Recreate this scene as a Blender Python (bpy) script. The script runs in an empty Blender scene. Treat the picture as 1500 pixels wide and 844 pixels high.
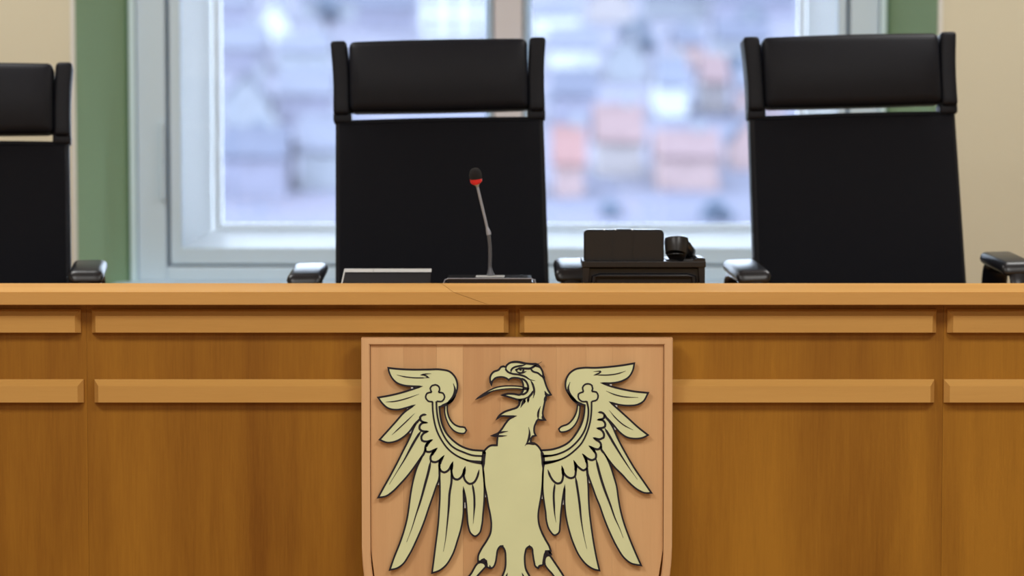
import bpy, bmesh, math, random
from mathutils import Vector, Matrix
from math import sin, cos, pi, radians as R

# ------------------------------------------------------------------ camera, sky, exposure
F = 4062.0                       # focal length in pixels of the 1500 px wide frame
CAMZ = 1.75
TH = math.atan(272 / F)          # looking slightly down
S = bpy.context.scene
COL = S.collection
cd = bpy.data.cameras.new('camera')
cam = bpy.data.objects.new('camera', cd); COL.objects.link(cam)
cd.sensor_width = 36; cd.lens = F / 1500 * 36
cd.clip_start = .1; cd.clip_end = 2000
cam.location = (0, 0, CAMZ); cam.rotation_euler = (pi / 2 - TH, 0, 0)
cd.dof.use_dof = True; cd.dof.focus_distance = 6.52; cd.dof.aperture_fstop = 2.15
S.camera = cam
S.view_settings.view_transform = 'Standard'; S.view_settings.look = 'None'
S.view_settings.gamma = 1; S.view_settings.use_curve_mapping = False
S.view_settings.exposure = 0.0

SKY_STRENGTH = 7.2
w = bpy.data.worlds.new('sky'); S.world = w; w.use_nodes = True
nt = w.node_tree; nt.nodes.clear()
wo = nt.nodes.new('ShaderNodeOutputWorld'); wb = nt.nodes.new('ShaderNodeBackground')
wb.inputs[0].default_value = (.69, .79, .97, 1); wb.inputs[1].default_value = SKY_STRENGTH
nt.links.new(wb.outputs[0], wo.inputs[0])

LAMP_POWER = 62
LAMP_COLOR = (1.0, .99, .965)
LAMPS = [(-1.7, .6), (1.7, .6), (-1.7, 3.9), (1.7, 3.9), (-1.9, 7.7), (1.9, 7.7)]
for lx, ly in LAMPS:
    ld = bpy.data.lights.new('ceiling_lamp_light', 'AREA'); ld.shape = 'SQUARE'; ld.size = 1.1
    ld.energy = LAMP_POWER * (0.68 if ly > 7 else 1.12); ld.color = LAMP_COLOR
    lo = bpy.data.objects.new('ceiling_lamp_light', ld); lo.location = (lx, ly, 3.53); COL.objects.link(lo)

CT, ST = cos(TH), sin(TH)
def P(u, v, Y):
    """world point at distance Y from the lens plane that the photograph shows at pixel u, v"""
    dx = u - 750; dv = 422 - v
    dy = F * CT + dv * ST; dz = -F * ST + dv * CT
    k = Y / dy
    return Vector((dx * k, Y, CAMZ + dz * k))
def Zv(v, Y): return P(750, v, Y).z
def Xu(u, Y, v=300): return P(u, v, Y).x

# ------------------------------------------------------------------ materials
def lin(c):
    return tuple(((x / 255) / 12.92 if x / 255 <= .04045 else ((x / 255 + .055) / 1.055) ** 2.4) for x in c) + (1,)
class NT:
    def __init__(s, name):
        s.m = bpy.data.materials.new(name); s.m.use_nodes = True; s.t = s.m.node_tree
        s.b = s.t.nodes['Principled BSDF']
    def n(s, k, **kw):
        o = s.t.nodes.new(k)
        for a, v in kw.items(): setattr(o, a, v)
        return o
    def l(s, a, b): s.t.links.new(a, b)
def plain(name, rgb, rough=.5, metal=0, noise=.06, nscale=8, bump=0, bscale=200, spec=None, coat=0):
    k = NT(name); c = lin(rgb)
    tc = k.n('ShaderNodeTexCoord')
    if noise:
        nz = k.n('ShaderNodeTexNoise'); nz.inputs['Scale'].default_value = nscale; nz.inputs['Detail'].default_value = 4
        k.l(tc.outputs['Object'], nz.inputs['Vector'])
        mx = k.n('ShaderNodeMix', data_type='RGBA')
        mx.inputs['A'].default_value = tuple(x * (1 - noise) for x in c[:3]) + (1,)
        mx.inputs['B'].default_value = tuple(min(1, x * (1 + noise)) for x in c[:3]) + (1,)
        k.l(nz.outputs[0], mx.inputs['Factor']); k.l(mx.outputs['Result'], k.b.inputs['Base Color'])
    else: k.b.inputs['Base Color'].default_value = c
    k.b.inputs['Roughness'].default_value = rough; k.b.inputs['Metallic'].default_value = metal
    if spec is not None: k.b.inputs['Specular IOR Level'].default_value = spec
    if coat: k.b.inputs['Coat Weight'].default_value = coat
    if bump:
        n2 = k.n('ShaderNodeTexNoise'); n2.inputs['Scale'].default_value = bscale; n2.inputs['Detail'].default_value = 3
        k.l(tc.outputs['Object'], n2.inputs['Vector'])
        bp = k.n('ShaderNodeBump'); bp.inputs['Strength'].default_value = bump; bp.inputs['Distance'].default_value = .002
        k.l(n2.outputs[0], bp.inputs['Height']); k.l(bp.outputs[0], k.b.inputs['Normal'])
    return k.m
def wood(name, dark, light, axis='z', broad=3.2, rand=.0, rough=.42, streak=26, contrast=1.0, ring=.35, spec=.35):
    """veneer: broad bands, streaks and short pores running along one axis"""
    k = NT(name); tc = k.n('ShaderNodeTexCoord')
    def st(sc, along):
        mp = k.n('ShaderNodeMapping')
        v = {'x': (along, sc, sc), 'y': (sc, along, sc), 'z': (sc, sc, along)}[axis]
        mp.inputs['Scale'].default_value = v
        k.l(tc.outputs['Object'], mp.inputs['Vector'])
        if rand:
            oi = k.n('ShaderNodeObjectInfo'); mu = k.n('ShaderNodeMath', operation='MULTIPLY'); mu.inputs[1].default_value = 37
            k.l(oi.outputs['Random'], mu.inputs[0])
            cb = k.n('ShaderNodeCombineXYZ'); k.l(mu.outputs[0], cb.inputs[0]); k.l(mu.outputs[0], cb.inputs[1]); k.l(mu.outputs[0], cb.inputs[2])
            k.l(cb.outputs[0], mp.inputs['Location'])
        nz = k.n('ShaderNodeTexNoise'); nz.inputs['Scale'].default_value = 1; nz.inputs['Detail'].default_value = 5
        nz.inputs['Roughness'].default_value = .55
        k.l(mp.outputs[0], nz.inputs['Vector']); return nz.outputs[0]
    a = st(broad, .35); b = st(streak, .9); c = st(300, 14)
    def mul(x, f):
        m = k.n('ShaderNodeMath', operation='MULTIPLY_ADD'); m.inputs[1].default_value = f; m.inputs[2].default_value = -f / 2
        k.l(x, m.inputs[0]); return m.outputs[0]
    def add(x, y):
        m = k.n('ShaderNodeMath', operation='ADD'); k.l(x, m.inputs[0]); k.l(y, m.inputs[1]); return m.outputs[0]
    s = add(add(mul(a, 2.6 * contrast), mul(b, 1.0 * contrast)), mul(c, .55 * contrast))
    if rand:
        oi = k.n('ShaderNodeObjectInfo'); s = add(s, mul(oi.outputs['Random'], rand))
    h = k.n('ShaderNodeMath', operation='ADD'); h.inputs[1].default_value = .5; k.l(s, h.inputs[0])
    cl = k.n('ShaderNodeClamp'); k.l(h.outputs[0], cl.inputs[0])
    mx = k.n('ShaderNodeMix', data_type='RGBA'); mx.inputs['A'].default_value = lin(dark); mx.inputs['B'].default_value = lin(light)
    k.l(cl.outputs[0], mx.inputs['Factor']); k.l(mx.outputs['Result'], k.b.inputs['Base Color'])
    k.b.inputs['Roughness'].default_value = rough; k.b.inputs['Specular IOR Level'].default_value = spec
    bp = k.n('ShaderNodeBump'); bp.inputs['Strength'].default_value = .12; bp.inputs['Distance'].default_value = .001
    k.l(c, bp.inputs['Height']); k.l(bp.outputs[0], k.b.inputs['Normal'])
    return k.m
def glass(name):
    k = NT(name); t = k.t; t.nodes.remove(k.b)
    out = [n for n in t.nodes if n.type == 'OUTPUT_MATERIAL'][0]
    tr = k.n('ShaderNodeBsdfTransparent'); tr.inputs[0].default_value = (.98, .99, .99, 1)
    gl = k.n('ShaderNodeBsdfGlossy'); gl.inputs['Roughness'].default_value = .02
    fr = k.n('ShaderNodeFresnel'); fr.inputs[0].default_value = 1.45
    mx = k.n('ShaderNodeMixShader'); k.l(fr.outputs[0], mx.inputs[0]); k.l(tr.outputs[0], mx.inputs[1]); k.l(gl.outputs[0], mx.inputs[2])
    k.l(mx.outputs[0], out.inputs[0]); return k.m

M = dict(
    panel=wood('beech_veneer_panel', (126, 76, 4), (172, 118, 30), 'z', 3.0, rand=1.0, contrast=.95, streak=14, rough=.5),
    batten=wood('beech_batten', (192, 142, 72), (212, 164, 92), 'x', 4, rand=.5, contrast=.6, rough=.42),
    ledge=wood('beech_ledge', (202, 152, 86), (222, 172, 104), 'x', 4, rand=.4, contrast=.5, rough=.85, spec=.04),
    stave=wood('beech_stave', (208, 160, 112), (232, 188, 136), 'z', 7, rand=.85, contrast=.55, streak=40, rough=.5),
    rim=wood('beech_rim', (212, 166, 118), (234, 190, 140), 'z', 7, rand=.3, contrast=.5, streak=40, rough=.5),
    cream=plain('cream_paint', (226, 232, 182), .5, noise=.05, nscale=14, bump=.02),
    outline=plain('black_outline_paint', (22, 19, 34), .5, noise=0),
    leather=plain('black_leather', (20, 22, 30), .5, noise=.1, nscale=30, bump=.25, bscale=500, spec=.2),
    fabric=plain('black_fabric', (14, 16, 24), .85, noise=.12, nscale=500, bump=.3, bscale=900, spec=.2),
    chrome=plain('polished_chrome', (205, 210, 218), .08, 1, noise=0),
    alu=plain('brushed_aluminium', (206, 208, 208), .4, .3, noise=.04),
    plastic=plain('black_plastic', (19, 20, 25), .36, noise=.05, bump=.05, bscale=400),
    plastic2=plain('dark_brown_black_plastic', (22, 19, 21), .38, noise=.05, bump=.08, bscale=400),
    gloss=plain('glossy_black_plastic', (18, 20, 27), .34, noise=0),
    gooseneck=plain('grey_gooseneck', (150, 154, 166), .4, .2, noise=0),
    gooseneck2=plain('dark_gooseneck', (84, 87, 95), .4, .1, noise=0),
    foam=plain('black_foam', (26, 24, 26), .95, noise=.3, nscale=600, bump=.6, bscale=900),
    red=plain('red_ring_plastic', (226, 44, 52), .3, noise=0),
    wall=plain('beige_wall_paint', (216, 209, 184), .9, noise=.03, nscale=2.5, bump=.15, bscale=90),
    green=plain('green_wall_paint', (140, 170, 136), .9, noise=.04, nscale=3, bump=.15, bscale=90),
    bead=plain('white_corner_trim', (226, 226, 220), .6, noise=.02),
    mullion=plain('warm_white_mullion_paint', (228, 226, 232), .45, noise=.02, nscale=5),
    edge=plain('pale_blue_edge_highlight', (218, 242, 250), .4, noise=0),  # highlight on the rounded casing edge, put in as a lighter colour
    lining=plain('bright_white_box_paint', (244, 247, 248), .5, noise=.01, nscale=5),
    white=plain('white_window_paint', (206, 224, 238), .45, noise=.02, nscale=5),
    ceil=plain('white_ceiling_paint', (232, 230, 222), .9, noise=.02),
    floor=wood('oak_floor', (120, 84, 50), (160, 118, 74), 'x', 5, rough=.4),
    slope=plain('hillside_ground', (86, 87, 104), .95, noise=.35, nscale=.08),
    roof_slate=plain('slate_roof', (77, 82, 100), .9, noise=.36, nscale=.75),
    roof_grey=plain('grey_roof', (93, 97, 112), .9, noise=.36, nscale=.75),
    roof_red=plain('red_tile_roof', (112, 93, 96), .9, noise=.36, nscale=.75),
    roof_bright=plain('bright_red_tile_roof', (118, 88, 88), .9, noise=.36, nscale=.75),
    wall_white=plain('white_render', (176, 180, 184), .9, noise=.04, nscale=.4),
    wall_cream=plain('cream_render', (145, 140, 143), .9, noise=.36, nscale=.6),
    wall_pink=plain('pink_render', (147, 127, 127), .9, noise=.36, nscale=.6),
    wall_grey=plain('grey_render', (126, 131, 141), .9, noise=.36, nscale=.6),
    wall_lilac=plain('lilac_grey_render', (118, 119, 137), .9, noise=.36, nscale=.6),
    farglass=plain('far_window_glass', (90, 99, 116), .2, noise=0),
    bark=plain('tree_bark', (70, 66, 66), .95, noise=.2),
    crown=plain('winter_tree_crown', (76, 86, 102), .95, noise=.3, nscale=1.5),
    glass=glass('window_glass'),
)

# ------------------------------------------------------------------ helpers
def link(name, data, parent=None):
    o = bpy.data.objects.new(name, data); COL.objects.link(o)
    if parent: o.parent = parent
    return o
def obj(name, bm, mat, parent=None, smooth=False, world=True):
    """links the bmesh as one object; world=True: its coordinates are world ones, kept under the parent"""
    bmesh.ops.recalc_face_normals(bm, faces=bm.faces)
    me = bpy.data.meshes.new(name); bm.to_mesh(me); bm.free()
    me.materials.append(M[mat] if isinstance(mat, str) else mat)
    if smooth:
        for p in me.polygons: p.use_smooth = True
        try: me.set_sharp_from_angle(angle=R(smooth if smooth is not True else 40))
        except Exception: pass
    o = link(name, me, parent)
    if parent and world:
        off = Vector(parent.location); q = parent.parent
        if q: off = Vector((0, 0, 0))           # parent itself already carries the offset
        o.location = -off
    return o
def thing(name, label, cat, loc=(0, 0, 0), group=None):
    o = link(name, None); o.location = loc; o['label'] = label; o['category'] = cat
    if group: o['group'] = group
    return o
def struct(o, label=None, cat=None):
    o['kind'] = 'structure'
    if label: o['label'] = label
    if cat: o['category'] = cat
    return o
def bx(bm, x0, x1, y0, y1, z0, z1):
    v = [bm.verts.new(p) for p in [(x0, y0, z0), (x1, y0, z0), (x1, y1, z0), (x0, y1, z0), (x0, y0, z1), (x1, y0, z1), (x1, y1, z1), (x0, y1, z1)]]
    for f in [(0, 3, 2, 1), (4, 5, 6, 7), (0, 1, 5, 4), (1, 2, 6, 5), (2, 3, 7, 6), (3, 0, 4, 7)]: bm.faces.new([v[i] for i in f])
    return v
def hexa(bm, pts):
    v = [bm.verts.new(p) for p in pts]
    for f in [(0, 3, 2, 1), (4, 5, 6, 7), (0, 1, 5, 4), (1, 2, 6, 5), (2, 3, 7, 6), (3, 0, 4, 7)]: bm.faces.new([v[i] for i in f])
def box(*a):
    bm = bmesh.new(); bx(bm, *a); return bm
def merge(dst, src):
    me = bpy.data.meshes.new('tmp'); src.to_mesh(me); src.free(); dst.from_mesh(me); bpy.data.meshes.remove(me)
def rbox(x0, x1, y0, y1, z0, z1, r, seg=3):
    bm = box(x0, x1, y0, y1, z0, z1)
    bmesh.ops.bevel(bm, geom=list(bm.edges), offset=r, segments=seg, profile=.5, affect='EDGES'); return bm
def tube(bm, pts, rad, n=12, cap=True, flat=1.0):
    """tube through pts; rad a number or list"""
    pts = [Vector(p) for p in pts]; rs = rad if isinstance(rad, (list, tuple)) else [rad] * len(pts)
    rings = []; up = None
    for i, p in enumerate(pts):
        t = (pts[min(i + 1, len(pts) - 1)] - pts[max(i - 1, 0)]).normalized()
        if up is None:
            up = Vector((1, 0, 0)) if abs(t.x) < .8 else Vector((0, 1, 0))
        a = (up - t * up.dot(t)).normalized(); b = t.cross(a); up = a
        rings.append([bm.verts.new(p + (a * cos(2 * pi * k / n) + b * flat * sin(2 * pi * k / n)) * rs[i]) for k in range(n)])
    for i in range(len(rings) - 1):
        for k in range(n):
            bm.faces.new([rings[i][k], rings[i][(k + 1) % n], rings[i + 1][(k + 1) % n], rings[i + 1][k]])
    if cap:
        bm.faces.new(rings[0][::-1]); bm.faces.new(rings[-1])
def prism(bm, poly, y0, y1):
    """polygon of (x, z) extruded from y0 (front) to y1"""
    f = bm.faces.new([bm.verts.new((x, y0, z)) for x, z in poly])
    bk = [bm.verts.new((x, y1, z)) for x, z in poly]
    g = bm.faces.new(bk[::-1]); fv = list(f.verts)
    n = len(poly)
    for i in range(n): bm.faces.new([fv[i], bk[i], bk[(i + 1) % n], fv[(i + 1) % n]])
    f.normal_update(); g.normal_update()
    bmesh.ops.triangulate(bm, faces=[f, g])

# ------------------------------------------------------------------ room shell
WALLY = 9.30; WINY = 9.60; POD = .55
RX = 4.6; RY0 = -3.0; CEIL = 3.60
struct(obj('floor', box(-RX, RX, RY0, 9.3, -.1, 0), 'floor'), 'brown wooden floor of the hearing room', 'floor')
struct(obj('ceiling', box(-RX, RX, RY0, WALLY + .4, CEIL, CEIL + .1), 'ceil'), 'white ceiling', 'ceiling')
struct(obj('wall_left', box(-RX - .2, -RX, RY0, WALLY + .4, 0, CEIL), 'wall'), 'beige side wall left of the bench', 'wall')
struct(obj('wall_right', box(RX, RX + .2, RY0, WALLY + .4, 0, CEIL), 'wall'), 'beige side wall right of the bench', 'wall')
struct(obj('wall_front', box(-RX, RX, RY0 - .2, RY0, 0, CEIL), 'wall'), 'beige wall behind the viewer', 'wall')
XL = Xu(113, WALLY); XR = Xu(1371, WALLY)            # niche edges at the wall face
WL = Xu(192, WINY); WR = Xu(1295, WINY)              # window casing edges
ZB = Zv(412, WINY); ZT = 3.25                        # sill and head
WTH = .62                                            # wall thickness
bm = bmesh.new()
bx(bm, -RX, XL, WALLY, WALLY + WTH, 0, CEIL); bx(bm, XR, RX, WALLY, WALLY + WTH, 0, CEIL)
bx(bm, XL, XR, WALLY, WALLY + WTH, ZT + .12, CEIL)
wb_ = struct(obj('wall_back', bm, 'wall'), 'beige wall on both sides of the tall window', 'wall')
bm = bmesh.new()   # wall below the window
bx(bm, XL, XR, WINY - .12, WALLY + WTH, 0, ZB - .03)
obj('parapet', bm, 'wall', wb_)
for nm, a, b, s in (('left', XL, WL, -1), ('right', XR, WR, 1)):
    bm = bmesh.new()
    e = a + s * .0
    pts = [(a, WALLY + .002), (b, WINY), (b, WALLY + WTH), (a, WALLY + WTH)]
    lo_ = [(x, y, 0) for x, y in pts]; hi = [(x, y, ZT + .12) for x, y in pts]
    hexa(bm, lo_ + hi)
    o = obj('green_reveal', bm, 'green', wb_); o['label'] = 'green painted splayed reveal beside the window'
    t = struct(obj('trim_1' if s < 0 else 'trim_2', rbox(a - (.016 if s < 0 else -.002), a + (.016 if s > 0 else -.002), WALLY - .008, WALLY + .004, 0, ZT + .1, .003, 2), 'bead'),
               'thin white corner bead on the %s edge of the window niche' % nm, 'trim')
bm = bmesh.new(); bx(bm, XL, XR, WALLY + .002, WINY + .1, ZT + .03, ZT + .12); obj('niche_head', bm, 'green', wb_)
# podium
struct(obj('platform', box(-RX, RX, 6.60, 9.3, 0.0, POD), 'floor'), 'raised platform behind the judges bench', 'platform')

# ------------------------------------------------------------------ window
win = thing('window_1', 'tall white box window with a middle mullion, behind the chairs', 'window', (0, WINY, ZB)); win['kind'] = 'structure'
def bar(name, x0, x1, y0, y1, z0, z1, r=.006, mat='white', par=win): return obj(name, rbox(x0, x1, y0, y1, z0, z1, r, 2), mat, par)
# fixed casing
cx1 = Xu(244, WINY); cx2 = Xu(1243, WINY); zc = Zv(391, WINY)
bar('casing_edge', WL, WL + .022, WINY - .035, WINY + .05, ZB, ZT, mat='edge')
bar('casing_edge', WR - .022, WR, WINY - .035, WINY + .05, ZB, ZT, mat='edge')
bar('casing', WL + .022, cx1, WINY - .012, WINY + .07, ZB, ZT); bar('casing', cx2, WR - .022, WINY - .012, WINY + .07, ZB, ZT)
bar('casing', cx1, cx2, WINY - .012, WINY + .07, ZB, zc); bar('casing', cx1, cx2, WINY - .012, WINY + .07, ZT - .08, ZT)
bar('sill', WL - .05, WR + .05, WINY - .16, WINY + .0, ZB - .03, ZB, .008)
# central mullion
m1 = Xu(724, WINY); m2 = Xu(765, WINY)
bar('mullion', m1, m2, WINY - .02, WINY + .07, zc, ZT - .08, mat='mullion')
# rebate behind the joint between casing and sashes
for a_, b_, c_, d_ in ((cx1 - .004, cx1 + .03, zc, ZT - .09), (cx2 - .03, cx2 + .004, zc, ZT - .09), (m1 - .03, m1 + .004, zc, ZT - .09), (m2 - .004, m2 + .03, zc, ZT - .09), (cx1 + .03, m1 - .03, zc - .004, zc + .03), (m2 + .03, cx2 - .03, zc - .004, zc + .03)):
    bar('rebate', a_, b_, WINY + .0605, WINY + .0695, c_, d_, .001)
# inner sashes
zs = Zv(363, WINY)
for k, (a, b) in enumerate(((cx1, m1), (m2, cx2))):
    sash = None
    so = .012
    l0, l1 = (a + so, Xu(266, WINY)) if k == 0 else (a + .004, a + .016)
    r0, r1 = (b - .016, b - .004) if k == 0 else (Xu(1226, WINY), b - so)
    bm = bmesh.new()
    merge(bm, rbox(l0, l1, WINY + .005, WINY + .06, zc + .008, ZT - .09, .004, 2))
    merge(bm, rbox(r0, r1, WINY + .005, WINY + .06, zc + .008, ZT - .09, .004, 2))
    merge(bm, rbox(l1 - .002, r0 + .002, WINY + .005, WINY + .06, zc + .008, zs, .004, 2))
    merge(bm, rbox(l1 - .002, r0 + .002, WINY + .005, WINY + .06, ZT - .16, ZT - .09, .004, 2))
    sash = obj('inner_sash', bm, 'white', win)
    obj('pane', box(l1 - .004, r0 + .004, WINY + .03, WINY + .034, zs - .004, ZT - .156), 'glass', sash)
# box lining between the two windows, running inwards towards the outer sashes
OY = 9.92
li0 = Xu(262, WINY) - .006; ri0 = Xu(1230, WINY) + .006
li1 = Xu(311, OY); ri1 = Xu(1180, OY); zi0 = Zv(366, WINY); zi1 = Zv(338, OY)
y0 = WINY + .072; y1 = OY
bm = bmesh.new(); t = .025
hexa(bm, [(li0 - t, y0, zi0), (li0, y0, zi0), (li1, y1, zi0), (li1 - t, y1, zi0), (li0 - t, y0, ZT), (li0, y0, ZT), (li1, y1, ZT), (li1 - t, y1, ZT)])
obj('box_lining', bm, 'lining', win)
bm = bmesh.new()
hexa(bm, [(ri0, y0, zi0), (ri0 + t, y0, zi0), (ri1 + t, y1, zi0), (ri1, y1, zi0), (ri0, y0, ZT), (ri0 + t, y0, ZT), (ri1 + t, y1, ZT), (ri1, y1, ZT)])
obj('box_lining', bm, 'lining', win)
bm = bmesh.new()
hexa(bm, [(li0, y0, zi0 - t), (ri0, y0, zi0 - t), (ri1, y1, zi1 - t), (li1, y1, zi1 - t), (li0, y0, zi0), (ri0, y0, zi0), (ri1, y1, zi1), (li1, y1, zi1)])
obj('box_sill', bm, 'lining', win)
bar('box_head', li0, ri0, y0, y1, ZT - .06, ZT - .02)
# outer sashes
oz = Zv(328, OY); ozb = zi1 - .03
oc0 = Xu(713, OY); oc1 = Xu(779, OY)
for k, (a, b) in enumerate(((li1, (oc0 + oc1) / 2), ((oc0 + oc1) / 2, ri1))):
    gl0 = Xu(325, OY) if k == 0 else oc1; gl1 = oc0 if k == 0 else Xu(1168, OY)
    bm = bmesh.new()
    merge(bm, rbox(a, gl0, OY, OY + .05, ozb, ZT - .03, .005, 2)); merge(bm, rbox(gl1, b, OY, OY + .05, ozb, ZT - .03, .005, 2))
    merge(bm, rbox(gl0 - .002, gl1 + .002, OY, OY + .05, ozb, oz, .005, 2)); merge(bm, rbox(gl0 - .002, gl1 + .002, OY, OY + .05, ZT - .1, ZT - .03, .005, 2))
    sash = obj('outer_sash', bm, 'lining', win)
    obj('pane', box(gl0 - .004, gl1 + .004, OY + .02, OY + .024, oz - .004, ZT - .096), 'glass', sash)
# espagnolette hinges
for u in (238,):
    hx = Xu(u, WINY - .02)
    bm = bmesh.new(); tube(bm, [(hx, WINY - .024, Zv(292, WINY)), (hx, WINY - .024, Zv(238, WINY))], .008, 10)
    tube(bm, [(hx, WINY - .024, Zv(234, WINY)), (hx, WINY - .024, Zv(180, WINY))], .008, 10)
    obj('hinge', bm, 'white', win, smooth=True)

# ------------------------------------------------------------------ ceiling lamps
PL = {(-1.7, .6): 'left lamp nearest the viewer', (1.7, .6): 'right lamp nearest the viewer', (-1.7, 3.9): 'left lamp in front of the bench',
      (1.7, 3.9): 'right lamp in front of the bench', (-1.9, 7.7): 'left lamp above the chairs', (1.9, 7.7): 'right lamp above the chairs'}
for (lx, ly), s in PL.items():
    t = thing('ceiling_light', 'square white ceiling light panel, ' + s, 'lamp', (lx, ly, 3.6), 'ceiling lamps')
    bm = bmesh.new()
    for a in ((-.6, -.56, -.6, .6), (.56, .6, -.6, .6), (-.56, .56, -.6, -.56), (-.56, .56, .56, .6)): bx(bm, a[0], a[1], a[2], a[3], -.08, -.003)
    o = obj('lamp_frame', bm, 'alu', t, world=False)
    obj('lamp_back', box(-.56, .56, -.56, .56, -.02, -.004), 'white', t, world=False)

# ------------------------------------------------------------------ judges bench
LF = 6.50                                   # front face of the ledge
PY = 6.562                                  # face of the veneer panels
BF = 6.538                                  # face of the battens
ZL = Zv(428, LF); LT = ZL - Zv(447, LF)     # ledge top and thickness
LB = 6.82                                   # rear edge of the ledge
X0, X1 = -3.2, 3.2
WSZ = ZL - .05                              # work surface behind the ledge
bench = thing('judges_bench', 'long beech judges bench with raised ledge and two rows of battens', 'bench', (0, 6.6, 0))
# ledge in two lengths meeting at a slanting joint
ja = Xu(646, LB, 416); jb = Xu(664, LF, 428); jc = Xu(717, LF, 447); jd = jc - jb + ja
g = .0010
bm = bmesh.new()
hexa(bm, [(X0, LF, ZL - LT), (jc - g, LF, ZL - LT), (jd - g, LB, ZL - LT), (X0, LB, ZL - LT), (X0, LF, ZL), (jb - g, LF, ZL), (ja - g, LB, ZL), (X0, LB, ZL)])
bmesh.ops.bevel(bm, geom=[e for e in bm.edges if all(v.co.y < LF + .01 for v in e.verts) and abs(e.verts[0].co.z - e.verts[1].co.z) < .001], offset=.0015, segments=2, affect='EDGES')
obj('ledge', bm, 'ledge', bench)
bm = bmesh.new()
hexa(bm, [(jc + g, LF, ZL - LT), (X1, LF, ZL - LT), (X1, LB, ZL - LT), (jd + g, LB, ZL - LT), (jb + g, LF, ZL), (X1, LF, ZL), (X1, LB, ZL), (ja + g, LB, ZL)])
bmesh.ops.bevel(bm, geom=[e for e in bm.edges if all(v.co.y < LF + .01 for v in e.verts) and abs(e.verts[0].co.z - e.verts[1].co.z) < .001], offset=.0015, segments=2, affect='EDGES')
obj('ledge', bm, 'ledge', bench)
obj('joint_core', box(ja - .3, jc + .3, LF + .014, LB - .01, ZL - LT + .003, ZL - .003), 'panel', bench)
# panels
seams = [X0, Xu(128, PY, 600) - 1.0, Xu(128, PY, 600), Xu(755, PY, 600), Xu(1381, PY, 600), Xu(1381, PY, 600) + 1.0, X1]
for a, b in zip(seams[:-1], seams[1:]):
    obj('panel', box(a + .0002, b - .0002, PY, PY + .018, .02, ZL - LT), 'panel', bench)
obj('carcass', box(X0, X1, PY + .019, PY + .035, .0, ZL - LT), 'panel', bench)
obj('rear_riser', box(X0, X1, LB - .02, LB - .002, WSZ, ZL - LT), 'batten', bench)
obj('work_surface', box(X0, X1, PY + .036, 7.105, WSZ - .03, WSZ), 'ledge', bench)
for sx in (-3.1, -2.2, -.82, .385, 1.75, 3.1):
    obj('support_panel', box(sx - .012, sx + .012, PY + .04, 7.05, POD, WSZ - .03), 'panel', bench)
# battens: chamfered prisms
def batten(x0, x1, zlo, zhi, cham):
    bm = bmesh.new()
    c = cham
    back = [(x0, PY, zlo), (x1, PY, zlo), (x1, PY, zhi), (x0, PY, zhi)]
    mid = [(x0, PY - .006, zlo), (x1, PY - .006, zlo), (x1, PY - .006, zhi), (x0, PY - .006, zhi)]
    fr = [(x0 + c * .8, BF, zlo + .002), (x1 - c * .8, BF, zlo + .002), (x1 - c * .8, BF, zhi - c), (x0 + c * .8, BF, zhi - c)]
    L = [[bm.verts.new(p) for p in ring] for ring in (back, mid, fr)]
    for r in range(2):
        for i in range(4): bm.faces.new([L[r][i], L[r][(i + 1) % 4], L[r + 1][(i + 1) % 4], L[r + 1][i]])
    bm.faces.new(L[2]); bm.faces.new(L[0][::-1])
    return bm
for row in (0, 1):
    if row == 0: zlo, zhi, ends = Zv(488.5, BF), Zv(454, BF), [(-500, 117), (133, 745), (761, 1373), (1389, 2000)]
    else: zlo, zhi, ends = Zv(591, BF), Zv(557, BF), [(-500, 120), (136, 745), (761, 1371), (1385, 2000)]
    for a, b in ends:
        obj('batten', batten(Xu(a, BF, 500), Xu(b, BF, 500), zlo, zhi, .0145), 'batten', bench)

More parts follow.
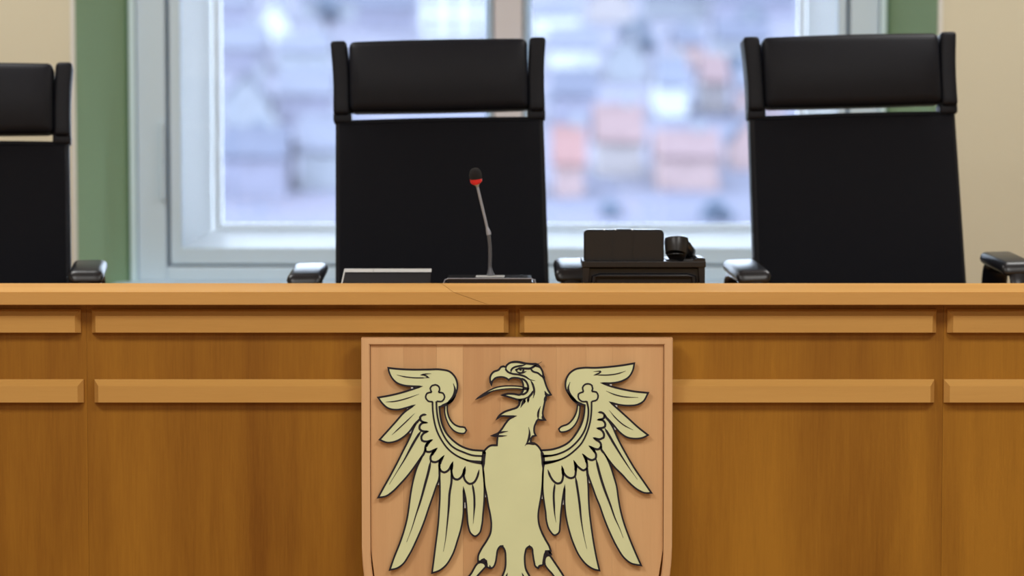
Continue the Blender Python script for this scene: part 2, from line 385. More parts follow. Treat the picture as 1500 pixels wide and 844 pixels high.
# ------------------------------------------------------------------ traced outlines of the crest
REG = {'A': (690, 520, 12.058), 'B': (690, 585, 10.55), 'C': (545, 530, 6.753), 'D': (545, 640, 8.333), 'E': (545, 730, 7.4055),
       'F': (680, 740, 8.1125), 'G': (810, 525, 6.753), 'H': (785, 640, 8.333), 'I': (785, 730, 7.4055), 'Z': (0, 0, 1)}
def parse(s):
    """'A 12,30 40,50* D 1,2': letter = local frame, * = corner"""
    out = []; r = REG['Z']
    for t in s.split():
        if t in REG: r = REG[t]; continue
        c = t.endswith('*'); x, y = t.rstrip('*').split(',')
        out.append((r[0] + float(x) / r[2], r[1] + float(y) / r[2], c))
    return out
def smooth_path(pts, closed, n=5):
    N = len(pts); res = []
    rng = range(N) if closed else range(N - 1)
    for i in rng:
        p1 = pts[i]; p2 = pts[(i + 1) % N]
        p0 = pts[(i - 1) % N] if (closed or i > 0) else p1
        p3 = pts[(i + 2) % N] if (closed or i + 2 < N) else p2
        if p1[2]: p0 = p1
        if p2[2]: p3 = p2
        d = math.hypot(p2[0] - p1[0], p2[1] - p1[1])
        def tan(a, b, c, dd):      # tangent limited by the local spacing
            l1 = math.hypot(b[0] - a[0], b[1] - a[1]); l2 = math.hypot(c[0] - b[0], c[1] - b[1])
            if l1 < 1e-6 or l2 < 1e-6: return ((c[0] - a[0]), (c[1] - a[1]))
            tx = (b[0] - a[0]) / l1 * l2 + (c[0] - b[0]) / l2 * l1; ty = (b[1] - a[1]) / l1 * l2 + (c[1] - b[1]) / l2 * l1
            return (tx / (l1 + l2) * dd, ty / (l1 + l2) * dd)
        m1 = tan(p0, p1, p2, d) if p0 is not p1 else ((p2[0] - p1[0]), (p2[1] - p1[1]))
        m2 = tan(p1, p2, p3, d) if p3 is not p2 else ((p2[0] - p1[0]), (p2[1] - p1[1]))
        k = max(1, min(n, int(d / 2.5)))
        for j in range(k):
            t = j / k; h00 = 2 * t**3 - 3 * t * t + 1; h10 = t**3 - 2 * t * t + t; h01 = -2 * t**3 + 3 * t * t; h11 = t**3 - t * t
            res.append((h00 * p1[0] + h10 * m1[0] + h01 * p2[0] + h11 * m2[0], h00 * p1[1] + h10 * m1[1] + h01 * p2[1] + h11 * m2[1], p1[2] and j == 0))
    if not closed: res.append((pts[-1][0], pts[-1][1], True))
    return res
EY = 6.4935                                   # face of the eagle plates
BOARD = 6.506
def plate(bm, pts): prism(bm, [(P(u, v, EY).x, P(u, v, EY).z) for u, v, _ in pts], EY, EY + .005)
def ribbon(bm, pts, wd, closed=False, dy=.0006):
    """flat painted line; wd(t) is the width in pixels"""
    N = len(pts); top = []
    for i, (x, y, c) in enumerate(pts):
        a = pts[i - 1] if (i > 0 or closed) else pts[i]; b = pts[(i + 1) % N] if (i < N - 1 or closed) else pts[i]
        d1 = Vector((x - a[0], y - a[1])); d2 = Vector((b[0] - x, b[1] - y))
        if d1.length < 1e-6: d1 = d2
        if d2.length < 1e-6: d2 = d1
        d1.normalize(); d2.normalize()
        n1 = Vector((-d1.y, d1.x)); n2 = Vector((-d2.y, d2.x)); m = n1 + n2
        if m.length < .15: m = n1.copy()
        m.normalize(); k = 1 / max(.42, m.dot(n1)); h = wd(i / max(1, N - 1)) / 2 * k
        p = P(x + m.x * h, y + m.y * h, EY - dy); q = P(x - m.x * h, y - m.y * h, EY - dy)
        top.append((bm.verts.new(p), bm.verts.new(q), bm.verts.new(p + Vector((0, .0058, 0))), bm.verts.new(q + Vector((0, .0058, 0)))))
    for i in range(N if closed else N - 1):
        a = top[i]; b = top[(i + 1) % N]
        for f in ((a[0], b[0], b[1], a[1]), (a[0], a[2], b[2], b[0]), (a[1], b[1], b[3], a[3]), (a[2], a[3], b[3], b[2])):
            try: bm.faces.new(f)
            except ValueError: pass
def taper(w, a=.25, b=.25):
    return lambda t: 1.22 * w * max(.12, min(1, (t + .02) / a if a else 1, (1.02 - t) / b if b else 1))
def stroke(bm, s, w=2.0, a=.2, b=.2, dy=.0009):
    """an inner line; splits at cusps so that each arc tapers by itself"""
    pts = parse(s); seg = [pts[0]]
    for p in pts[1:]:
        seg.append(p)
        if p[2]:
            ribbon(bm, smooth_path([(x, y, False) for x, y, _ in seg], False), taper(w, a, b), dy=dy); seg = [p]
    if len(seg) > 1: ribbon(bm, smooth_path([(x, y, False) for x, y, _ in seg], False), taper(w, a, b), dy=dy)

SH_T = Zv(495.5, 6.50); SL = Xu(529.5, 6.50, 600); SR = Xu(985, 6.50, 600)
shield = thing('wooden_shield', 'pale beech shield with a cream eagle crest, mounted on the bench front', 'coat of arms', ((SL + SR) / 2, 6.53, SH_T))
CX = (SL + SR) / 2; HW = (SR - SL) / 2
def zbot(dx, hw, drop):
    """lower outline: straight sides, then a rounded point"""
    t = min(1, abs(dx) / hw)
    return drop + (1 - (1 - t ** 2.6) ** .5) * 0 + 0
ZC = Zv(800, 6.5)                            # sides start to turn in here
ZP = Zv(1035, 6.5)
def side(hw, zc, zp, n=26):
    return [(hw * (cos(a) ** .75 if a < pi / 2 else 0), zc - (zc - zp) * sin(a)) for a in [pi / 2 * i / n for i in range(n + 1)]]
def outline(hw, top, zc, zp):
    s = side(hw, zc, zp)
    return [(CX - hw, top)] + [(CX - x, z) for x, z in s] + [(CX + x, z) for x, z in s[::-1][1:]] + [(CX + hw, top)]
rimw = 12.5 / 625
A_ = outline(HW, SH_T, ZC, ZP); B_ = outline(HW - rimw, SH_T - .0155, ZC, ZP + rimw * 1.1)
bm = bmesh.new()
for yy in (0,):
    av = [bm.verts.new((x, 6.497, z)) for x, z in A_]; bv = [bm.verts.new((x, 6.497, z)) for x, z in B_]
    ab = [bm.verts.new((x, 6.532, z)) for x, z in A_]; bb = [bm.verts.new((x, 6.532, z)) for x, z in B_]
    n = len(A_)
    for i in range(n):
        j = (i + 1) % n
        bm.faces.new([av[i], av[j], bv[j], bv[i]]); bm.faces.new([ab[i], bb[i], bb[j], ab[j]])
        bm.faces.new([av[i], ab[i], ab[j], av[j]]); bm.faces.new([bv[i], bv[j], bb[j], bb[i]])
bmesh.ops.bevel(bm, geom=[e for e in bm.edges if all(abs(v.co.y - 6.497) < 1e-5 for v in e.verts) and (
    all(v in av for v in e.verts) or all(v in bv for v in e.verts))], offset=.002, segments=2, affect='EDGES')
obj('rim', bm, 'rim', shield)
# staves
inner = outline(HW - rimw - .0009, SH_T - .0165, ZC, ZP + rimw * 1.1 + .001)
def zb_at(x):
    d = min(abs(x - CX), HW - rimw - .0009)
    s = side(HW - rimw - .0009, ZC, ZP + rimw * 1.1 + .001)
    for (x1, z1), (x2, z2) in zip(s[:-1], s[1:]):
        if x2 <= d <= x1: return z2 + (z1 - z2) * ((d - x2) / (x1 - x2) if x1 > x2 else 0)
    return ZC
random.seed(5)
cuts = [SL + rimw + .001]
while cuts[-1] < SR - rimw - .06: cuts.append(cuts[-1] + random.choice([.062, .07, .078, .088]))
cuts[-1] = SR - rimw - .001
for a, b in zip(cuts[:-1], cuts[1:]):
    top = SH_T - .0165; k = 6
    xs = [a + .0001 + (b - a - .0002) * i / k for i in range(k + 1)]
    poly = [(xs[0], top), (xs[-1], top)] + [(x, zb_at(x)) for x in xs[::-1]]
    bm = bmesh.new(); prism(bm, poly, BOARD, 6.530)
    obj('stave', bm, 'stave', shield)

LW = ("C 160,62* 250,72 400,79 560,78 680,78 770,100 825,160 845,235 835,300 800,360 755,405 715,430 665,447* 668,480 675,540 690,610 730,700 790,770 "
      "D 1080,112 1200,157 1355,172* 1350,330 1358,430 1370,560 1371,700 E 1213,74 1205,160 1190,300 1165,380 1118,413 1070,380 1045,310 1030,170 "
      "D 1142,750 1115,625* 1117,833 E 990,170 965,330 930,450 870,620 790,740 720,790 650,812* 665,700 690,500 715,300 728,120 D 827,750 828,600 824,450* "
      "815,520 785,600 745,720 705,833 E 560,270 480,460 400,620 330,720 270,760 192,778* 240,640 300,490 350,340 380,220 400,90 D 463,750 480,640 510,500 550,370 600,265 630,205* "
      "550,320 500,390 430,480 340,580 250,670 170,725 75,742* 130,640 220,480 300,330 380,170 C 373,751 420,640 455,580* 420,620 370,690 310,745 240,785 150,800 75,772* "
      "140,700 230,600 320,500 415,432* 340,455 240,475 160,460 100,410 60,355* 160,338 280,310 380,280 485,245* 400,242 320,235 240,205 190,150 168,100")
RW = ("G 805,50* 790,120 750,185 680,225 580,245 485,245* 580,280 680,305 800,328 942,343* 890,430 830,460 750,468 660,460 568,436* 640,500 740,590 850,690 940,760* "
      "890,785 820,795 730,780 660,730 600,660 527,582* 590,680 633,777 H 1100,210 1200,380 1310,540 1410,685* 1330,685 1250,650 1150,570 1060,470 960,370 880,270 797,150* "
      "840,210 900,330 950,480 985,600 I 895,0 910,90 950,250 1010,420 1080,590 1142,730* 1030,705 960,650 880,530 810,390 740,220 689,74 H 740,750 690,610 650,500 628,430* "
      "632,500 640,620 644,750 I 580,130 600,300 630,500 665,680 690,785* 640,775 560,730 480,640 410,500 355,330 325,190 313,74 H 352,600* 321,795 I 270,180 262,290 245,380 205,402 "
      "150,350 115,250 105,150 H 100,800 84,650 86,450 90,330 75,200 65,168* 200,155 300,125 381,83 G 240,730 290,630 310,540 315,463* 220,425 160,360 128,300 128,220 160,155 220,110 300,95 420,95 560,85 700,68")
BODY = ("B 205,800 230,770 290,722 400,712* 405,640 412,575* 325,565* 420,525 470,470 530,380 600,300 680,262* 560,262 460,262 400,305* 440,250 520,195 620,160 720,120 752,60 738,10* "
        "A 740,765 640,735 550,713* 640,690 760,692 880,700 912,650 925,590 922,530 905,470 870,420 800,405 720,408 665,440* 620,410 560,392 490,392 420,415 380,460 360,530* "
        "340,480 335,420 350,360 400,300 490,265 530,215 570,203 615,215* 630,185 670,150 740,125 850,125 960,150 1060,160 1170,168 1190,185 1225,225 1260,290 1280,380 1310,490 1350,600 1410,705* "
        "1370,715 1330,705 1315,760 B 1137,53 1115,160 1108,220 1115,270 1145,320* 1080,322 1037,312 1000,370 975,450 980,520 1000,562* 950,572 925,610 925,675* 980,685 1040,730 1080,790 1100,844 "
        "H 92,330 85,450 78,600 60,750 45,833 F 880,120 890,230 920,320 970,420 1010,490 1028,545* 970,548* 945,640 930,715 900,720 880,750 850,735 830,670 815,580 800,505 775,490 745,510 725,570 720,680 735,770 775,844 "
        "Z 792,890 800,940 775,985 738,1005 705,985 690,940 712,890 F 455,844 485,760 492,640 475,520 452,488 430,490 400,530 385,610 370,690 345,740 305,752 270,738* 262,665* 165,670* 165,610 200,530 270,420 310,340 322,250 310,120 285,0 "
        "D 1400,720 1375,600 1362,450 1350,330 1358,200")
LLEG = "F 195,682 245,700 258,730* 110,905 60,1000 Z 684,866 668,880 652,884* 660,868 672,856 F 60,844"
RLEG = "F 975,610 1015,600 1035,625* 1180,844 Z 838,866 856,876 866,886* 846,886 826,872 F 1065,844 955,680"
TONGUE = "A 90,785* 200,702 330,625 450,575 580,552 720,548 860,558 960,578 1000,592* 1000,612* 930,608 800,597 640,600 500,615 385,640 240,712"
LPL = "C 722,428* 718,500 735,570 770,640 820,690 880,710 918,706 933,680 918,652 870,645 820,625 770,570 747,500 742,420*"
RPL = "G 245,450* 235,520 205,590 150,650 75,682 58,700 68,725 110,728 170,705 230,640 260,560 268,475*"
def crest_part(name, outl, strokes, w=2.5, hooks=()):
    pts = smooth_path(parse(outl), True)
    bm = bmesh.new(); plate(bm, pts); o = obj(name, bm, 'cream', shield)
    bm = bmesh.new(); ribbon(bm, pts, lambda t: w, True)
    for s in strokes: stroke(bm, *s) if isinstance(s, tuple) else stroke(bm, s)
    q = obj('painted_outline', bm, 'outline', o); q.location = (0, 0, 0); q['label'] = 'dark outline and feather lines'
    return o
for a_, b_ in ((LPL, 0), (RPL, 0)): crest_part('plume', a_, [], 2.2)
crest_part('eagle_wing', LW, [
    ("C 600,396 560,392 530,350 545,312 590,302* 575,265 595,236 625,228 660,245 668,280 658,303* 700,310 718,350 695,390 638,392", 1.9, 0, 0),
    ("C 598,395 600,470 612,570 640,680 690,780 735,844 D 950,170 1050,240 1180,295", 2.0, 0, 0), ("D 1050,240 1180,292 1350,318", 4.2, .9, 0),
    ("C 636,392 640,480 655,580 690,690 740,780 800,844 D 1120,190 1220,225 1350,236", 2.1, 0, 0),
    ("C 245,130 320,148 400,158 525,160", 1.3, .3, .1), ("C 525,160 555,156 515,132 490,130 530,122 585,118", 1.6, .1, .4),
    ("C 135,398 220,393 320,370 465,320", 1.3, .3, .3), ("C 195,725 260,665 340,590 422,510", 1.3, .3, .3),
    ("C 803,215 820,270 815,330 780,385 735,425", 4.2, .5, .2), ("C 830,320 800,375 750,412 670,446", 3.4, .4, .2),
    ("C 540,525 505,525 475,550 480,580 520,602 552,603* 500,605 473,630 470,665 500,687 562,688* 515,705 488,740 495,780 540,790 602,770* "
     "D 665,90 650,130 655,175 700,185 750,165 798,135* 745,190 715,240 720,295 770,310 820,290 855,255 882,225* 830,290 820,350 835,410 880,435 930,410 965,350 988,300* "
     "970,380 975,460 1000,510 1045,522 1090,490 1120,430 1138,360* 1118,430 1120,490 1150,550 1190,575 1240,560 1280,500 1308,400", 2.5, .12, .12),
    ("D 740,35 690,70 655,130", 3.0, .4, .2), ("D 798,138 750,185 722,240", 3.2, .4, .2), ("D 882,228 845,280 822,350", 3.2, .4, .2),
    ("D 988,305 975,350 966,420", 3.4, .4, .2), ("D 1138,365 1125,430 1118,480", 3.2, .4, .2),
    ("C 475,555 460,580 430,620", 2.5, .1, .1), ("D 655,140 635,200 600,262", 2.6, 0, .3), ("D 822,330 823,400 824,520", 2.6, 0, .3),
    ("C 485,685 430,770 D 470,140 400,270 320,400 210,580", 2.8, .1, .7), ("D 717,290 690,420 650,570 580,820 E 480,170 430,330 375,475", 2.9, .1, .7),
    ("D 968,400 970,540 945,700 938,833 E 825,180 810,330 795,460 773,578", 2.6, .1, .6), ("D 1225,578 1245,700 1250,833 E 1105,170 1097,275", 2.4, .1, .5),
])
crest_part('eagle_wing', RW, [
    ("G 335,427 290,428 255,400 252,355 302,331* 293,290 315,260 350,252 385,268 393,300 385,328* 430,335 447,370 435,410 383,427", 1.9, 0, 0),
    ("G 335,425 350,500 345,600 310,720 220,844 H 400,150 300,200 200,228 85,238", 2.1, 0, 0), ("H 300,200 200,226 80,238", 3.2, .9, 0),
    ("G 382,427 380,530 365,640 330,750 280,844 H 470,170 360,250 250,295 90,325", 2.0, 0, 0), ("H 360,250 250,293 90,322", 4.2, .9, 0),
    ("G 720,125 640,152 540,165 440,165", 1.3, .3, .1), ("G 440,165 415,165 455,148 472,134 400,130", 1.6, .1, .4),
    ("G 525,322 600,355 700,380 845,387", 1.3, .3, .3), ("G 555,512 620,590 700,660 795,710", 1.3, .3, .3),
    ("G 170,235 152,285 160,345 200,400 250,442", 3.6, .5, .2), ("G 140,325 180,385 240,438 315,463", 3.4, .4, .2),
    ("G 445,535 480,535 510,560 505,590 470,605 435,608* 490,612 515,640 515,675 480,690 430,690* 480,710 505,750 500,785 470,800 395,785* "
     "H 740,40 785,70 795,120 770,150 700,140 645,108* 700,160 735,220 725,270 690,285 630,265 565,205* 610,270 625,330 620,390 585,410 530,380 490,340 460,285* "
     "490,370 485,440 475,485 430,505 370,480 335,430 315,350* 330,430 330,500 305,560 260,570 220,545 180,490 145,400", 2.5, .12, .12),
    ("H 648,110 700,155 725,200", 3.2, .4, .2), ("H 568,208 605,260 622,330", 3.2, .4, .2), ("H 462,288 485,350 484,430", 3.4, .4, .2), ("H 317,355 330,420 332,480", 3.2, .4, .2),
    ("G 510,560 530,590 570,640", 2.6, 0, .3), ("H 795,110 797,150 850,220", 2.6, 0, .3), ("H 622,380 628,430 634,520", 2.8, 0, .3),
    ("G 512,690 560,770 600,840 H 980,130 1080,290 1160,410 1240,520", 2.8, .1, .7), ("H 733,265 770,420 830,620 910,833 I 860,220 910,330 948,430", 2.9, .1, .7),
    ("H 482,480 510,650 535,833 I 490,220 515,380 552,548", 2.6, .1, .6), ("H 232,572 218,700 222,833 I 203,160 218,262", 2.4, .1, .5),
])
crest_part('eagle_body', BODY, [
    ("A 615,215 615,260 650,300 720,330 850,350 950,380 1050,440 1130,453", 2.2, .05, .3),
    ("A 705,310 708,270 750,225 830,200 920,185 985,160", 2.2, .1, .3), ("A 640,180 700,138 800,125 960,152 1170,166 1250,125", 2.4, .2, .5),
    ("A 780,265 850,240 950,240 1050,238 1110,205 1160,178", 2.6, .2, .1), ("A 1100,195 1190,195 1240,250", 3.4, .3, .4),
    ("A 775,262 815,300 860,320 920,312 980,290", 2.2, .3, .3), ("A 775,262 800,262 830,275", 2.8, .3, .3), ("A 930,245 925,275 900,310", 2.6, .3, .3),
    ("A 850,262 875,262 895,272", 2.6, .2, .2),
    ("A 1050,240 1090,290 1180,320 1240,370 1285,410", 2.2, .1, .1), ("A 1262,330 1285,400 1305,480", 3.2, .3, .4),
    ("A 1050,445 1090,520 1112,600 1115,690 1095,765", 2.4, .2, .4), ("A 1095,630 1070,690 1020,745 1005,840", 2.6, .2, .1),
    ("A 870,412 940,440 990,500 1010,580 990,650 940,690 880,702", 2.4, .1, .1), ("A 905,470 925,540 925,600", 1.6, .1, .1),
    ("A 980,570 1002,600 985,640", 3.6, .2, .2), ("A 730,762 800,785 880,790 960,770 1030,720", 2.2, .2, .3),
    ("A 830,790 880,800 900,815", 4.0, .2, .2), ("B 742,0 752,40 735,85", 3.4, .1, .4), ("B 838,0 805,50 765,130", 3.4, .1, .6), ("B 885,0 880,55", 2.2, 0, .6), ("A 935,785 950,820 940,860", 2.6, .1, .3),
    ("B 1078,105 1045,180 1035,260 1037,310", 2.4, .5, .1), ("B 1120,235 1110,290 1150,322", 3.0, .3, .2), ("B 890,430 905,520 890,620 862,680 832,722", 2.8, .5, .3), ("B 850,700 890,682 930,685 1000,700", 2.6, .3, .2),
    ("B 420,525 500,505 572,495", 2.2, .1, .5), ("B 400,568 480,568 555,562", 2.2, .1, .5), ("B 400,300 440,262 470,255", 3.0, .5, .2), ("B 325,565 400,552 440,510", 2.8, .5, .2), ("B 680,263 620,275 590,310", 3.0, .5, .2),
    ("A 1300,635 1322,690 1350,712 1405,706", 3.2, .3, .3), ("A 1330,705 1316,760 1302,844", 3.4, .1, .1), ("A 360,530 345,480 336,430", 3.2, .5, .3),
    ("B 205,790 208,844", 3.6, .3, 0), ("D 1375,170 1362,240 1355,330 1358,420", 4.6, .15, .4), ("H 68,170 85,250 90,330 88,420", 4.2, .15, .4),
    ("F 185,668 230,655 262,690", 4.6, .4, .1), ("F 262,668 262,720 275,742", 3.6, .1, .1), ("F 303,712 308,745", 3, .6, 0),
    ("F 965,560 1000,568 1035,570", 5.2, .1, .1), ("F 968,560 955,620 940,715", 3.4, .1, .1), ("F 1012,540 1036,600", 2.6, 0, 0), ("F 885,715 882,748", 2.6, .6, 0),
    ("F 430,492 455,492 470,520", 3.4, .3, .3), ("F 750,508 775,493 800,508", 3.4, .3, .3), ("F 515,805 500,850 480,900 490,960", 2.2, .3, .3), ("F 685,805 705,850 730,900 722,960", 2.2, .3, .3),
], 2.6)
crest_part('eagle_tongue', TONGUE, [("A 90,785 240,708 400,625", 2.6, .3, .3)], 1.7)
crest_part('eagle_leg', LLEG, [], 2.5); crest_part('eagle_leg', RLEG, [], 2.5)
# pale tabs added as reflected glints in the tops of the feather gaps
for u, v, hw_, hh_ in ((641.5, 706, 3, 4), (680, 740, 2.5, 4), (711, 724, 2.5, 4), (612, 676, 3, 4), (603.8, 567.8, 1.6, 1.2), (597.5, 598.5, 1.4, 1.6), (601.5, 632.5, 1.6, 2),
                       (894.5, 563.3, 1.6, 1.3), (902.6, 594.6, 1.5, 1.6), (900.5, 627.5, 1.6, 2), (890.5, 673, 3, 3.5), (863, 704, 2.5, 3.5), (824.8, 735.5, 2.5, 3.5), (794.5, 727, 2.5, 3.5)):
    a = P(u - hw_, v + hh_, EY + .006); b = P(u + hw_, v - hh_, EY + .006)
    obj('glint_tab', box(a.x, b.x, EY + .0007, BOARD - .0004, a.z, b.z), 'bead', shield)
# stand-off pins behind the crest
for u, v in ((640, 570), (655, 690), (752, 690), (752, 560 + 50), (860, 570), (850, 690), (752, 780), (600, 555), (905, 555), (575, 590)):
    q = P(u, v, EY + .005)
    bm = bmesh.new(); tube(bm, [q, (q.x, BOARD + .0005, q.z)], .004, 8); obj('stand_off_pin', bm, 'alu', shield)

# ------------------------------------------------------------------ chairs
def make_chair(label, x, y, lift, yaw, roll, arm_lift=0):
    t = thing('swivel_chair', label, 'chair', (x, y, POD), 'high back chairs behind the bench'); t.rotation_euler = (0, 0, R(yaw))
    REC = R(10); piv = Matrix.Translation((0, 0, .6))
    UP = Matrix.Translation((0, 0, lift)) @ piv @ Matrix.Rotation(R(roll), 4, 'Y') @ piv.inverted()
    BK = UP @ Matrix.Translation((0, .25, .50)) @ Matrix.Rotation(-REC, 4, 'X')     # local z runs up the back
    def part(name, bm, mat, mx=UP, par=t, sm=35):
        bm.transform(mx); return obj(name, bm, mat, par, smooth=sm, world=False)
    def tap(bm):                                  # the back widens downwards and is slightly hollow
        for v in bm.verts:
            k = 1 + .02 * (.66 - v.co.z) / .45; v.co.x *= k
            v.co.y += .25 * v.co.x ** 2
        return bm
    def slab(x0, x1, y0, y1, z0, z1, r, nx=8, nz=8):
        bm = box(x0, x1, y0, y1, z0, z1)
        bmesh.ops.bevel(bm, geom=list(bm.edges), offset=r, segments=3, profile=.5, affect='EDGES')
        for i in range(1, nx):
            bmesh.ops.bisect_plane(bm, geom=bm.verts[:] + bm.edges[:] + bm.faces[:], plane_co=(x0 + (x1 - x0) * i / nx, 0, 0), plane_no=(1, 0, 0))
        for i in range(1, nz):
            bmesh.ops.bisect_plane(bm, geom=bm.verts[:] + bm.edges[:] + bm.faces[:], plane_co=(0, 0, z0 + (z1 - z0) * i / nz), plane_no=(0, 0, 1))
        return bm
    W = .2835
    b = part('back_frame', tap(slab(-W, W, -.022, .03, 0, .664, .010)), 'leather', BK)
    ins = part('back_upholstery', tap(slab(-W + .011, W - .011, -.030, -.018, .02, .652, .006)), 'fabric', BK, sm=60)
    pip = bmesh.new(); wv = W - .010
    ring = [(-wv, -.025, .022), (-wv, -.025, .30), (-wv, -.025, .654), (-wv / 2, -.025, .655), (0, -.025, .655), (wv / 2, -.025, .655), (wv, -.025, .654), (wv, -.025, .30), (wv, -.025, .022)]
    tube(pip, ring, .0025, 6); part('piping', tap(pip), 'leather', BK)
    # head cushion, a soft roll between two upright ears
    cu = slab(-.2425, .2425, -.050, .022, .682, .876, .016, 16, 8)
    for v in cu.verts:
        h = (v.co.z - .779) / .095; e = min(1, (0.2427 - abs(v.co.x)) / .03)
        v.co.y += -.016 * (1 - h * h) * max(0, e) ** .5 if v.co.y < 0 else 0
        v.co.z += -.004 * (1 - (v.co.x / .24) ** 2) * (1 if h < 0 else 0)
        v.co.y += .25 * v.co.x ** 2
    part('head_cushion', cu, 'leather', BK, sm=50)
    part('head_rail', tap(rbox(-.244, .244, .020, .034, .688, .868, .003, 1)), 'plastic', BK)
    for s in (-1, 1):
        ear = slab(-.0225, .0225, -.045, .034, .676, .880, .010, 2, 8)
        for v in ear.verts:
            h = (v.co.z - .676) / .2
            v.co.x += s * (.2655 + .006 * h * h - .002 * sin(h * pi)); v.co.y += .018
        part('head_side_pad', ear, 'leather', BK)
        jn = rbox(s * .264 - .0245, s * .264 + .0245, -.012, .045, .656, .686, .006, 2)
        part('head_bracket', jn, 'leather', BK)
    # seat
    se = slab(-.26, .26, -.22, .26, .42, .50, .03, 6, 2)
    part('seat', se, 'fabric')
    # arms: polished loop, black pad on top
    for s in (-1, 1):
        ax = s * .352; AUP = UP @ Matrix.Translation((0, 0, arm_lift))
        bm = bmesh.new()
        path = [(ax - s * .05, .20, .44), (ax, .235, .50), (ax, .24, .62), (ax, .225, .70), (ax, .18, .728), (ax, .05, .733), (ax, -.03, .728), (ax, -.062, .705), (ax, -.072, .66), (ax, -.05, .56), (ax - s * .02, .0, .46), (ax - s * .06, .05, .43)]
        pts = [Vector(p) for p in path]; sm = []
        for i in range(len(pts) - 1):
            p0 = pts[max(0, i - 1)]; p1 = pts[i]; p2 = pts[i + 1]; p3 = pts[min(len(pts) - 1, i + 2)]
            for j in range(4):
                u = j / 4; sm.append(.5 * ((2 * p1) + (p2 - p0) * u + (2 * p0 - 5 * p1 + 4 * p2 - p3) * u * u + (3 * p1 - p0 - 3 * p2 + p3) * u ** 3))
        sm.append(pts[-1])
        for p in sm: p.z += .012 * max(0, min(1, (p.z - .6) / .12))
        tube(bm, sm, .034, 14, flat=.45)
        arm = part('armrest', bm, 'gloss', AUP)
        pd = slab(ax - .046, ax + .046, -.070, .19, .744, .777, .0155, 4, 2)
        for v in pd.verts: v.co.x += (-s) * .006; v.co.z -= .02 * max(0, -v.co.y / .05) ** 2 * .6
        part('arm_pad', pd, 'gloss', AUP, arm, 50)
    # underframe
    bm = bmesh.new(); tube(bm, [(0, .02, .10), (0, .02, .42 + lift)], .028, 14); obj('gas_column', bm, 'chrome', t, smooth=True, world=False)
    part('tilt_mechanism', rbox(-.1, .1, -.08, .12, .385, .42, .01, 2), 'plastic')
    part('back_bracket', rbox(-.05, .05, .10, .30, .40, .425, .008, 2), 'chrome')
    for i in range(5):
        a = 2 * pi * i / 5 + .3; c, s_ = cos(a), sin(a)
        bm = bmesh.new(); tube(bm, [(0, .02, .115), (.15 * c, .02 + .15 * s_, .10), (.29 * c, .02 + .29 * s_, .075)], [.03, .024, .018], 10, flat=.7)
        leg = obj('base_leg', bm, 'chrome', t, smooth=True, world=False)
        bm = bmesh.new(); q = Vector((.29 * c, .02 + .29 * s_, .03)); n_ = Vector((-s_, c, 0))
        tube(bm, [q - n_ * .022, q + n_ * .022], .029, 14); tube(bm, [q, q + Vector((0, 0, .045))], .01, 8)
        obj('caster', bm, 'plastic', leg, smooth=True, world=False)
    return t
make_chair('black high back chair in the middle, behind the microphone', -.187, 7.20, .003, 0, -1.1)
make_chair('black high back chair on the right, in front of the beige wall edge', .967, 7.20, .016, 4, -1.5)
make_chair('black high back chair cut off by the left edge of the photo', -1.455, 7.20, -.060, 6, 0, .062)

# ------------------------------------------------------------------ things on the bench
# microphone
MY = 6.98
mb = thing('gooseneck_microphone', 'slim grey gooseneck microphone with black foam head and red ring', 'microphone', (Xu(718, MY, 410), MY, WSZ))
a, b = Xu(650, MY, 410), Xu(785, MY, 410); zt = Zv(406, MY)
bm = bmesh.new()
bx(bm, a, b, MY - .05, MY + .09, WSZ + .001, zt)
bmesh.ops.bevel(bm, geom=[e for e in bm.edges if abs(e.verts[0].co.y - e.verts[1].co.y) > .1 and e.verts[0].co.z > WSZ + .01], offset=.011, segments=5, affect='EDGES')
o = obj('microphone_base', bm, 'plastic', mb, smooth=40)
ed = bmesh.new(); tube(ed, [(a + .001, MY - .051, WSZ + .004), (a + .001, MY - .051, zt - .012), (a + .004, MY - .051, zt - .004), (a + .012, MY - .051, zt - .0006), (b - .012, MY - .051, zt - .0006), (b - .004, MY - .051, zt - .004), (b - .001, MY - .051, zt - .012), (b - .001, MY - .051, WSZ + .004)], .0014, 6)
obj('edge_strip', ed, 'gooseneck', mb)
p0 = P(718, 404, MY)
obj('mount_plate', rbox(Xu(697, MY, 405), Xu(739, MY, 405), MY - .02, MY + .02, zt, zt + .0035, .001, 2), 'alu', mb)
bm = bmesh.new(); tube(bm, [P(718.5, 403, MY), P(718.5, 400, MY), P(718, 396, MY), P(717.6, 391, MY)], [.0105, .0082, .006, .0045], 16); obj('stem_socket', bm, 'gooseneck2', mb, smooth=True)
bm = bmesh.new(); tube(bm, [P(717.6, 392, MY), P(718, 375, MY), P(717.6, 360, MY), P(715.8, 343, MY)], .0046, 12); obj('lower_stem', bm, 'gooseneck2', mb, smooth=True)
bm = bmesh.new(); tube(bm, [P(716.2, 344, MY), P(715.4, 340, MY), P(713.5, 333, MY)], [.0062, .0058, .0036], 12); obj('stem_joint', bm, 'gooseneck', mb, smooth=True)
bm = bmesh.new(); tube(bm, [P(714, 336, MY), P(710, 318, MY), P(704, 293, MY), P(698.8, 271, MY)], .0034, 12); obj('upper_stem', bm, 'gooseneck', mb, smooth=True)
bm = bmesh.new(); tube(bm, [P(699.4, 273, MY), P(698.4, 269.5, MY - .002), P(697.4, 266, MY - .004)], [.0035, .008, .0135], 16); obj('head_cup', bm, 'alu', mb, smooth=True)
bm = bmesh.new(); tube(bm, [P(698.2, 268, MY - .003), P(697.8, 266.5, MY - .004), P(696.6, 260, MY - .006)], [.012, .0150, .0150], 20); obj('signal_ring', bm, 'red', mb, smooth=True)['label'] = 'red ring below the foam'
bm = bmesh.new()
